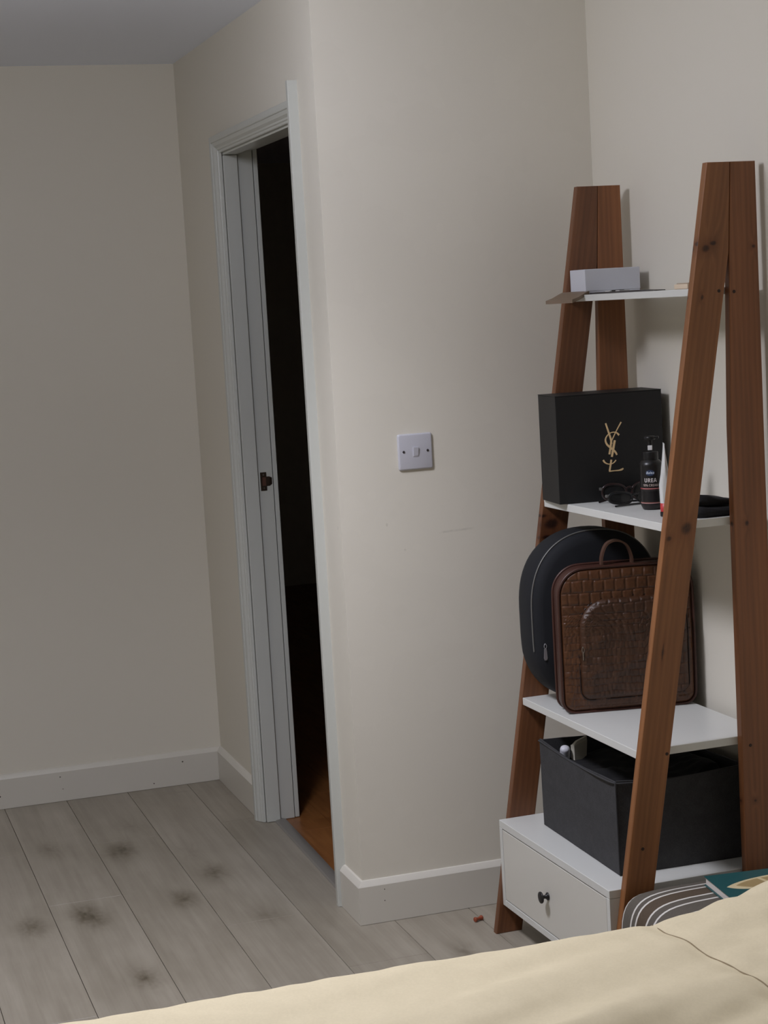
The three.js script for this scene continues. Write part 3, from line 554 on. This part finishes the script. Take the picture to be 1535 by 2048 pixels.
{
  const g = onLadder('backpack', [-0.158, S3 + 0.0008, 0.108], -0.04);
  tag(g, 'dark navy round topped backpack behind the brown leather one', 'backpack');
  const navy = M(new THREE.Color('rgb(13,16,23)'), 0.85);
  const W = 0.318, HH = 0.392;
  const outl = (k) => { const p = []; const N = 72; for (let i = 0; i < N; i++) { const a = i / N * Math.PI * 2, ca = Math.cos(a), sa = Math.sin(a); const ex = sa > 0 ? 0.86 : 0.52; let x = Math.sign(ca) * Math.pow(Math.abs(ca), ex) * W / 2, y = Math.sign(sa) * Math.pow(Math.abs(sa), sa > 0 ? 0.86 : 0.5); y = y > 0 ? 0.215 + y * (HH - 0.215) : 0.215 + y * 0.215; if (y < 0.12) x *= 1 - 0.24 * Math.pow((0.12 - y) / 0.12, 2); p.push([x * k, 0.2 + (y - 0.2) * k - (y < 0.01 ? 0 : 0)]); } return p; };
  const ring = (z, k) => outl(k).map(([x, y]) => [x, Math.max(0, y), z + 0.004 * (fbm(x * 12 + 7, y * 12, 91) - 0.5)]);
  mesh('body', loft([ring(-0.078, 0.9), ring(-0.072, 0.965), ring(-0.05, 1), ring(-0.01, 1.0), ring(0.026, 0.985), ring(0.038, 0.93), ring(0.043, 0.86)], { crease: 1.2 }), navy, g);
  const zl = outl(0.995).filter(([x, y]) => y > 0.11).map(([x, y]) => [x, y, 0.022]).sort((a, b) => Math.atan2(a[0], a[1] - 0.15) - Math.atan2(b[0], b[1] - 0.15));
  mesh('zip_line', tube(zl, 0.0019, 160, 6), M(new THREE.Color('rgb(112,112,110)'), 0.45, { metalness: 0.3 }), g).userData.label = 'pale grey zip line';
  const sl = M(new THREE.Color('rgb(182,180,184)'), 0.35, { metalness: 0.6 });
  const x0 = -0.138; mesh('zip_pull', merge([tube([[x0, 0.146, 0.043], [x0 + 0.003, 0.140, 0.044], [x0, 0.134, 0.044], [x0 - 0.003, 0.140, 0.044]], 0.0008, 20, 6, true), loft([[[x0 - 0.0026, 0.134, 0.0425], [x0 + 0.0026, 0.134, 0.0425], [x0 + 0.0026, 0.134, 0.0445], [x0 - 0.0026, 0.134, 0.0445]], [[x0 - 0.0042, 0.113, 0.0425], [x0 + 0.0042, 0.113, 0.0425], [x0 + 0.0042, 0.113, 0.0445], [x0 - 0.0042, 0.113, 0.0445]], [[x0 - 0.0028, 0.108, 0.0425], [x0 + 0.0028, 0.108, 0.0425], [x0 + 0.0028, 0.108, 0.0445], [x0 - 0.0028, 0.108, 0.0445]]], { crease: 0.4 })]), sl, g);
}

// ---------- fabric bin on the drawer unit ----------
{
  const g = onLadder('storage_bin', [-0.3197, S4 + 0.0006, 0.5286], -0.0314);
  tag(g, 'dark grey fabric storage bin standing on the white drawer unit', 'storage bin');
  const felt = dataTex(256, 256, (u, v) => { const n = (noise(u * 128, v * 128, 51) - 0.5) * 12 + (fbm(u * 10, v * 10, 52) - 0.5) * 12; return [57 + n, 57 + n, 59 + n]; }, { repeat: [5, 5] });
  const fm = M(0xffffff, 0.92, { map: felt });
  const W = 0.293, D = 0.418, h = 0.2, t = 0.004;
  // wall panels with slightly bowed faces and sagging rims
  const rim = (s) => h - 0.007 * Math.sin(s * Math.PI) + 0.002 * noise(s * 5, 1, 55);
  const side = (P, Q, n, bow, lean) => gridBox(P, Q, n, bow, lean);
  function gridBox(P, Q, n, bow, lean) {
    const mk = (off) => (u, v) => { const b = bow * Math.sin(u * Math.PI) * Math.sin(v * Math.PI * 0.5) + 0.0012 * (fbm(u * 6, v * 4, 57) - 0.5) + lean * v; const hh = rim(u) * v; return [lerp(P[0], Q[0], u) + n[0] * (b + off), hh, lerp(P[1], Q[1], u) + n[1] * (b + off), u * 0.4, v * 0.2]; };
    const a = gridSurf(28, 14, mk(0)), b = gridSurf(28, 14, mk(-t), true);
    const r = []; for (let i = 0; i <= 28; i++) { const o = mk(0)(i / 28, 1), q = mk(-t)(i / 28, 1); r.push([o[0], o[1], o[2]], [q[0], q[1], q[2]]); }
    const pos = r.flat(), idx = []; for (let i = 0; i < 28; i++) idx.push(2 * i, 2 * i + 2, 2 * i + 3, 2 * i, 2 * i + 3, 2 * i + 1);
    const c = new THREE.BufferGeometry(); c.setAttribute('position', new THREE.Float32BufferAttribute(pos, 3)); c.setIndex(idx); c.computeVertexNormals();
    return merge([a, b, uvm(c)]);
  }
  const dm = fm;
  mesh('front_panel', side([0, -D], [0, 0], [-1, 0], 0.003, 0.002), dm, g);
  mesh('side_panel', side([0, 0], [W, 0], [0, 1], 0.003, 0.001), dm, g);
  mesh('side_panel', side([W, -D], [0, -D], [0, -1], 0.002, 0.001), dm, g);
  mesh('back_panel', side([W, 0], [W, -D], [1, 0], 0.0, 0.0), dm, g);
  mesh('bin_base', rbx(0.002, 0, -D + 0.002, W - 0.002, 0.004, -0.002, 0.001), dm, g);
  mesh('hem', tube([[-0.0035, h - 0.002, -D], [-0.0045, h - 0.008, -D * 0.5], [-0.0035, h - 0.002, 0.0], [0.004, h - 0.003, 0.0028], [W * 0.5, h - 0.0085, 0.003], [W - 0.004, h - 0.003, 0.0025]], 0.0019, 120, 6), dm, g);
  mesh('corner_binding', tube([[-0.0005, 0.003, 0.0005], [-0.0015, 0.1, 0.0012], [-0.0025, h - 0.001, 0.0018]], 0.0022, 30, 6), dm, g);
}
{
  const g = onLadder('clothes', [-0.17, S4 + 0.0055, 0.32], -0.0314);
  tag(g, 'black clothes piled inside the grey fabric bin', 'clothes');
  const cm = M(new THREE.Color('rgb(17,17,20)'), 0.95);
  const pile = gridSurf(60, 80, (u, v) => { const x = (u - 0.5) * 0.272, z = (v - 0.5) * 0.396; const e = Math.min(1, Math.min(u, 1 - u, v, 1 - v) * 14); return [x, e * (0.142 + 0.034 * fbm(x * 14 + 3, z * 12, 61) + 0.03 * sstep(0, 0.12, x)) , z, x, z]; }, true);
  mesh('clothes_pile', pile, cm, g);
}
{
  const g = onLadder('cosmetic_bottle', [-0.27, S4 + 0.181, 0.165], 0.3);
  tag(g, 'small white rounded bottle poking out of the fabric bin', 'bottle');
  const b = lathe([[0, -0.03], [0.0095, -0.03], [0.0115, -0.027], [0.0115, 0.004], [0.01, 0.0085], [0.006, 0.0115], [0, 0.0125]], 28); b.rotateX(0.35); b.rotateZ(0.25);
  mesh('bottle_body', b, M(new THREE.Color('rgb(214,214,222)'), 0.4), g);
  const k = cyl(0.0117, 0.0012, [0, -0.006, 0], 'y', 0.0117, 28); k.rotateX(0.35); k.rotateZ(0.25); mesh('band', k, M(new THREE.Color('rgb(186,186,196)'), 0.5), g);
}
{
  const g = onLadder('carton', [-0.236, S4 + 0.186, 0.165], 0.3);
  tag(g, 'pale cream carton beside the white bottle in the bin', 'carton');
  const m1 = M(new THREE.Color('rgb(204,200,186)'), 0.7);
  const c = loft([[[-0.018, -0.045, -0.006], [0.016, -0.045, -0.006], [0.016, -0.045, 0.006], [-0.018, -0.045, 0.006]], [[-0.018, 0.006, -0.006], [0.022, 0.014, -0.006], [0.022, 0.014, 0.006], [-0.018, 0.006, 0.006]]], { crease: 0.3 });
  mesh('carton_body', c, m1, g);
  const f = loft([[[-0.018, 0.006, -0.0045], [0.022, 0.014, -0.0045], [0.022, 0.014, 0.0045], [-0.018, 0.006, 0.0045]], [[-0.006, 0.0145, -0.003], [0.024, 0.0205, -0.003], [0.024, 0.0205, 0.003], [-0.006, 0.0145, 0.003]]], { crease: 0.3 });
  mesh('flap', f, m1, g);
}

// ---------- wall plug on the floor ----------
{
  const g = grp('wall_plug', [1.438, 0.0062, -3.962], 0.35);
  tag(g, 'tiny brown spool shaped plug lying on the floor near the skirting', 'wall plug');
  const pm = M(new THREE.Color('rgb(150,74,48)'), 0.5);
  const p = lathe([[0, -0.012], [0.0048, -0.012], [0.006, -0.0105], [0.006, -0.0075], [0.0042, -0.0055], [0.0036, 0], [0.0042, 0.0055], [0.006, 0.0075], [0.006, 0.0105], [0.0048, 0.012], [0, 0.012]], 20); p.rotateZ(Math.PI / 2); mesh('plug_body', p, pm, g);
}

// ---------- striped floor cushion and book ----------
{
  const g = grp('floor_cushion', [1.6605, 0, -3.045]);
  tag(g, 'grey and white striped floor cushion between the bed and the drawer unit', 'cushion');
  // stripe print runs across the cushion; z measured in the room
  const stripes = [-3.209, -3.165, -3.145, -3.104, -3.078, -3.03, -3.008, -2.968, -2.942, -2.9];
  const st = dataTex(512, 1024, (u, v) => {
    const z = -3.26 + v * 0.42; const weave = (noise(u * 256, v * 512, 41) - 0.5) * 10; let c = [92, 86, 78];
    if (z > -3.147 && z < -3.102) c = [84, 71, 57]; if (z > -3.01 && z < -2.966) c = [84, 71, 57];
    for (const s of stripes) { const k = 1 - sstep(0.0022, 0.0036, Math.abs(z - s)); if (k > 0) c = [lerp(c[0], 214, k), lerp(c[1], 211, k), lerp(c[2], 205, k)]; }
    return [c[0] + weave, c[1] + weave, c[2] + weave];
  });
  st.wrapT = THREE.ClampToEdgeWrapping;
  const hx = 0.197, hz = 0.2, hy = 0.298;
  const rings = []; const NV = 26, NU = 80;
  const pos = [], uv = [], idx = [];
  for (let j = 0; j <= NV; j++) { const b = lerp(-Math.PI / 2, Math.PI / 2, j / NV), cb = Math.pow(Math.cos(b) + 1e-9, 0.36), sb = Math.sign(Math.sin(b)) * Math.pow(Math.abs(Math.sin(b)), 0.42);
    for (let i = 0; i <= NU; i++) { const a = i / NU * Math.PI * 2, ca = Math.cos(a), sa = Math.sin(a); const x = Math.sign(ca) * Math.pow(Math.abs(ca), 0.22) * cb * hx, z = Math.sign(sa) * Math.pow(Math.abs(sa), 0.22) * cb * hz; const y = hy / 2 + sb * hy / 2 + 0.004 * (fbm(x * 9 + 4, z * 9, 44) - 0.5) * (sb > 0 ? 1 : 0);
      pos.push(x, y, z); uv.push((x + y * 0.7) / 0.6, (z - 3.045 + 3.26) / 0.42); } }
  for (let j = 0; j < NV; j++) for (let i = 0; i < NU; i++) { const a = j * (NU + 1) + i, b = a + 1, c = a + NU + 1, d = c + 1; idx.push(a, d, b, a, c, d); }
  const cg = new THREE.BufferGeometry(); cg.setAttribute('position', new THREE.Float32BufferAttribute(pos, 3)); cg.setAttribute('uv', new THREE.Float32BufferAttribute(uv, 2)); cg.setIndex(idx); cg.computeVertexNormals();
  mesh('cushion_cover', cg, M(0xffffff, 0.9, { map: st }), g);
}
{
  const g = grp('book', [1.6236, 0.2995, -3.149], -0.12);
  tag(g, 'teal covered book with a cream leaf design lying on the striped cushion', 'book');
  const cv = document.createElement('canvas'); cv.width = 512; cv.height = 768; const c = cv.getContext('2d');
  c.fillStyle = 'rgb(44,88,90)'; c.fillRect(0, 0, 512, 768);
  // leaf of cut paper printed on the cover
  c.fillStyle = 'rgb(222,206,166)'; c.beginPath(); c.moveTo(54, 280); c.bezierCurveTo(130, 205, 250, 145, 490, 118); c.bezierCurveTo(470, 300, 330, 390, 190, 368); c.bezierCurveTo(120, 356, 80, 320, 54, 280); c.fill();
  c.fillStyle = 'rgb(178,156,112)'; c.beginPath(); c.moveTo(122, 270); c.bezierCurveTo(170, 220, 230, 195, 300, 175); c.lineTo(345, 318); c.bezierCurveTo(280, 360, 180, 350, 122, 270); c.fill();
  c.beginPath(); c.moveTo(325, 170); c.lineTo(440, 150); c.lineTo(430, 240); c.lineTo(368, 305); c.fill();
  c.strokeStyle = 'rgb(148,126,88)'; c.lineWidth = 3; for (let k = 0; k < 9; k++) { c.beginPath(); c.moveTo(150 + k * 6, 255 + k * 11); c.lineTo(302 + k * 4, 196 + k * 14); c.stroke(); }
  const ct = new THREE.CanvasTexture(cv); ct.colorSpace = THREE.SRGBColorSpace;
  const bw = 0.155, bl = 0.215, bt = 0.019;
  const tealEdge = M(new THREE.Color('rgb(44,88,90)'), 0.3);
  mesh('page_block', rbx(0.0025, 0.0022, 0.0025, bw - 0.001, bt - 0.0016, bl - 0.0025, 0.0008), M(new THREE.Color('rgb(216,210,204)'), 0.8), g);
  const top = gridSurf(6, 6, (u, v) => [u * bw, bt, v * bl, u, 1 - v], true);
  const cvr = mesh('front_cover', top, M(0xffffff, 0.28, { map: ct }), g);
  mesh('cover_board', rbx(0, bt - 0.0016, 0, bw, bt - 0.0001, bl, 0.0006), tealEdge, cvr);
  mesh('back_cover', rbx(0, 0, 0, bw, 0.0018, bl, 0.0006), tealEdge, g);
}

// ---------- bed ----------
const BX0 = -0.18, BX1 = 1.845, BZ0 = -2.73, BZ1 = -1.15;
{
  const g = grp('bed');
  tag(g, 'low bed under the cream duvet in the foreground', 'bed');
  mesh('mattress', rbx(BX0 + 0.06, 0.13, BZ0 + 0.05, BX1 - 0.03, 0.335, BZ1 - 0.05, 0.03, 4), M(new THREE.Color('rgb(216,208,192)'), 0.9), g);
  mesh('bed_base', rbx(BX0 + 0.05, 0.05, BZ0 + 0.06, BX1 - 0.02, 0.128, BZ1 - 0.06, 0.006), M(new THREE.Color('rgb(120,100,80)'), 0.7), g);
  for (const x of [BX0 + 0.12, BX1 - 0.1]) for (const z of [BZ0 + 0.12, BZ1 - 0.12]) mesh('leg', cyl(0.022, 0.049, [x, 0.0255, z], 'y', 0.026, 16), M(new THREE.Color('rgb(90,70,52)'), 0.6), g);
}
{
  const g = grp('duvet');
  tag(g, 'cream duvet with a thin seam spread over the bed in the foreground', 'duvet');
  const dt = dataTex(256, 256, (u, v) => { const n = (noise(u * 128, v * 128, 21) - 0.5) * 5 + (fbm(u * 9, v * 9, 22) - 0.5) * 5; return [224 + n, 211 + n, 179 + n]; }, { repeat: [3, 3] });
  const dm = M(0xffffff, 0.88, { map: dt });
  const SX = 1.318, seamX = (z) => lerp(1.287, 1.312, clamp((z + 2.75) / 0.4, 0, 1));
  const surf = (x, z) => {
    const hump = 0.066 * sstep(SX - 0.03, 1.68, x) * (1 - 0.25 * sstep(-2.3, -1.5, z));
    const dip = -0.006 * Math.exp(-Math.pow((x - seamX(z)) / 0.02, 2));
    const q = x * 0.9 + z * 0.55, rgt = sstep(SX - 0.1, SX + 0.12, x);
    const amp = 0.45 + 0.55 * sstep(0.6, 1.2, x);
    const f1 = Math.pow(noise(q * 2.6 + 1.7, (z + x * 0.22) * 10, 23), 2), f2 = noise(q * 6, (z + x * 0.3) * 24, 24), f3 = noise(x * 9 + z * 22, z * 16 - x * 26, 25), lo = fbm(x * 1.8, z * 2.4, 26);
    const edge = 0.3 + 0.7 * sstep(BZ0 + 0.02, BZ0 + 0.3, z);
    return 0.425 + hump + dip + edge * amp * (0.034 * (f1 - 0.3) + 0.019 * (f2 - 0.5) * (0.4 + 1.2 * noise(x * 3, z * 4, 33))) + (0.0035 + 0.011 * rgt) * (f3 - 0.5) + 0.014 * edge * (lo - 0.5);
  };
  const NX = 260, NZ = 200, R = 0.05;
  // parameter across the bed: hanging side, rolled edge, top, rolled edge, hanging side
  const prof = (s, lo, hi) => { // s 0..1 -> [coordinate, drop]
    const side = 0.17, arcL = R * Math.PI / 2, topL = hi - lo - 2 * R, tot = 2 * side + 2 * arcL + topL; let t = s * tot;
    if (t < side) return [lo, R + side - t]; t -= side; if (t < arcL) { const a = t / R; return [lo + R - R * Math.cos(a), R - R * Math.sin(a)]; } t -= arcL;
    if (t < topL) return [lo + R + t, 0]; t -= topL; if (t < arcL) { const a = t / R; return [hi - R + R * Math.sin(a), R - R * Math.cos(a)]; } t -= arcL; return [hi, R + t];
  };
  const dg = gridSurf(NX, NZ, (u, v) => { const [x, dx] = prof(u, BX0, BX1 - 0.004), [z, dz] = prof(v, BZ0, BZ1); const d = Math.max(dx, dz), k = 1 - clamp(d / 0.12, 0, 1); const y = lerp(0.425, surf(x, z), k) - d; const w = (1 - k) * 0.012 * (noise(x * 9, z * 9, 28) - 0.5); return [x + (dx > 0 ? -w : 0), Math.max(0.1, y), z + (dz > 0 ? w : 0), x, z]; }, true);
  mesh('duvet_cover', dg, dm, g);
  const sp = []; for (let i = 0; i <= 60; i++) { const z = lerp(BZ0 + 0.03, BZ1 - 0.06, i / 60), x = seamX(z) + 0.006 * (noise(z * 8, 2, 29) - 0.5); sp.push([x, surf(x, z) - (i === 0 ? 0.004 : 0) + 0.0002, z]); }
  mesh('seam', tube(sp, 0.0013, 200, 6), M(new THREE.Color('rgb(150,134,106)'), 0.9), g).userData.label = 'thin darker seam line';
}

// ---------- ceiling lamp (just above the frame) ----------
{
  const g = grp('ceiling_lamp', [LAMP.x, H, LAMP.z]);
  tag(g, 'round white drum ceiling lamp above the bed edge', 'lamp');
  mesh('ceiling_plate', cyl(0.05, 0.02, [0, -0.0105, 0], 'y', 0.055, 40), M(0xe8e8e8, 0.5), g);
  mesh('stem', cyl(0.011, 0.06, [0, -0.045, 0], 'y', 0.011, 20), M(0xe8e8e8, 0.5), g);
  const gm = new THREE.MeshStandardMaterial({ color: 0xffffff, roughness: 0.4, emissive: new THREE.Color(LAMP.color), emissiveIntensity: 3 });
  const dy = LAMP.y - H, R = 0.125, r = LAMP.r;
  const gl = mesh('drum_shade', lathe([[0, dy - r], [R - 0.02, dy - r], [R - 0.006, dy - r + 0.006], [R, dy - r + 0.02], [R, dy + r - 0.015], [R - 0.02, dy + r - 0.002], [0, dy + r]], 64), gm, g); gl.castShadow = false;
}

renderer.render(scene, camera);
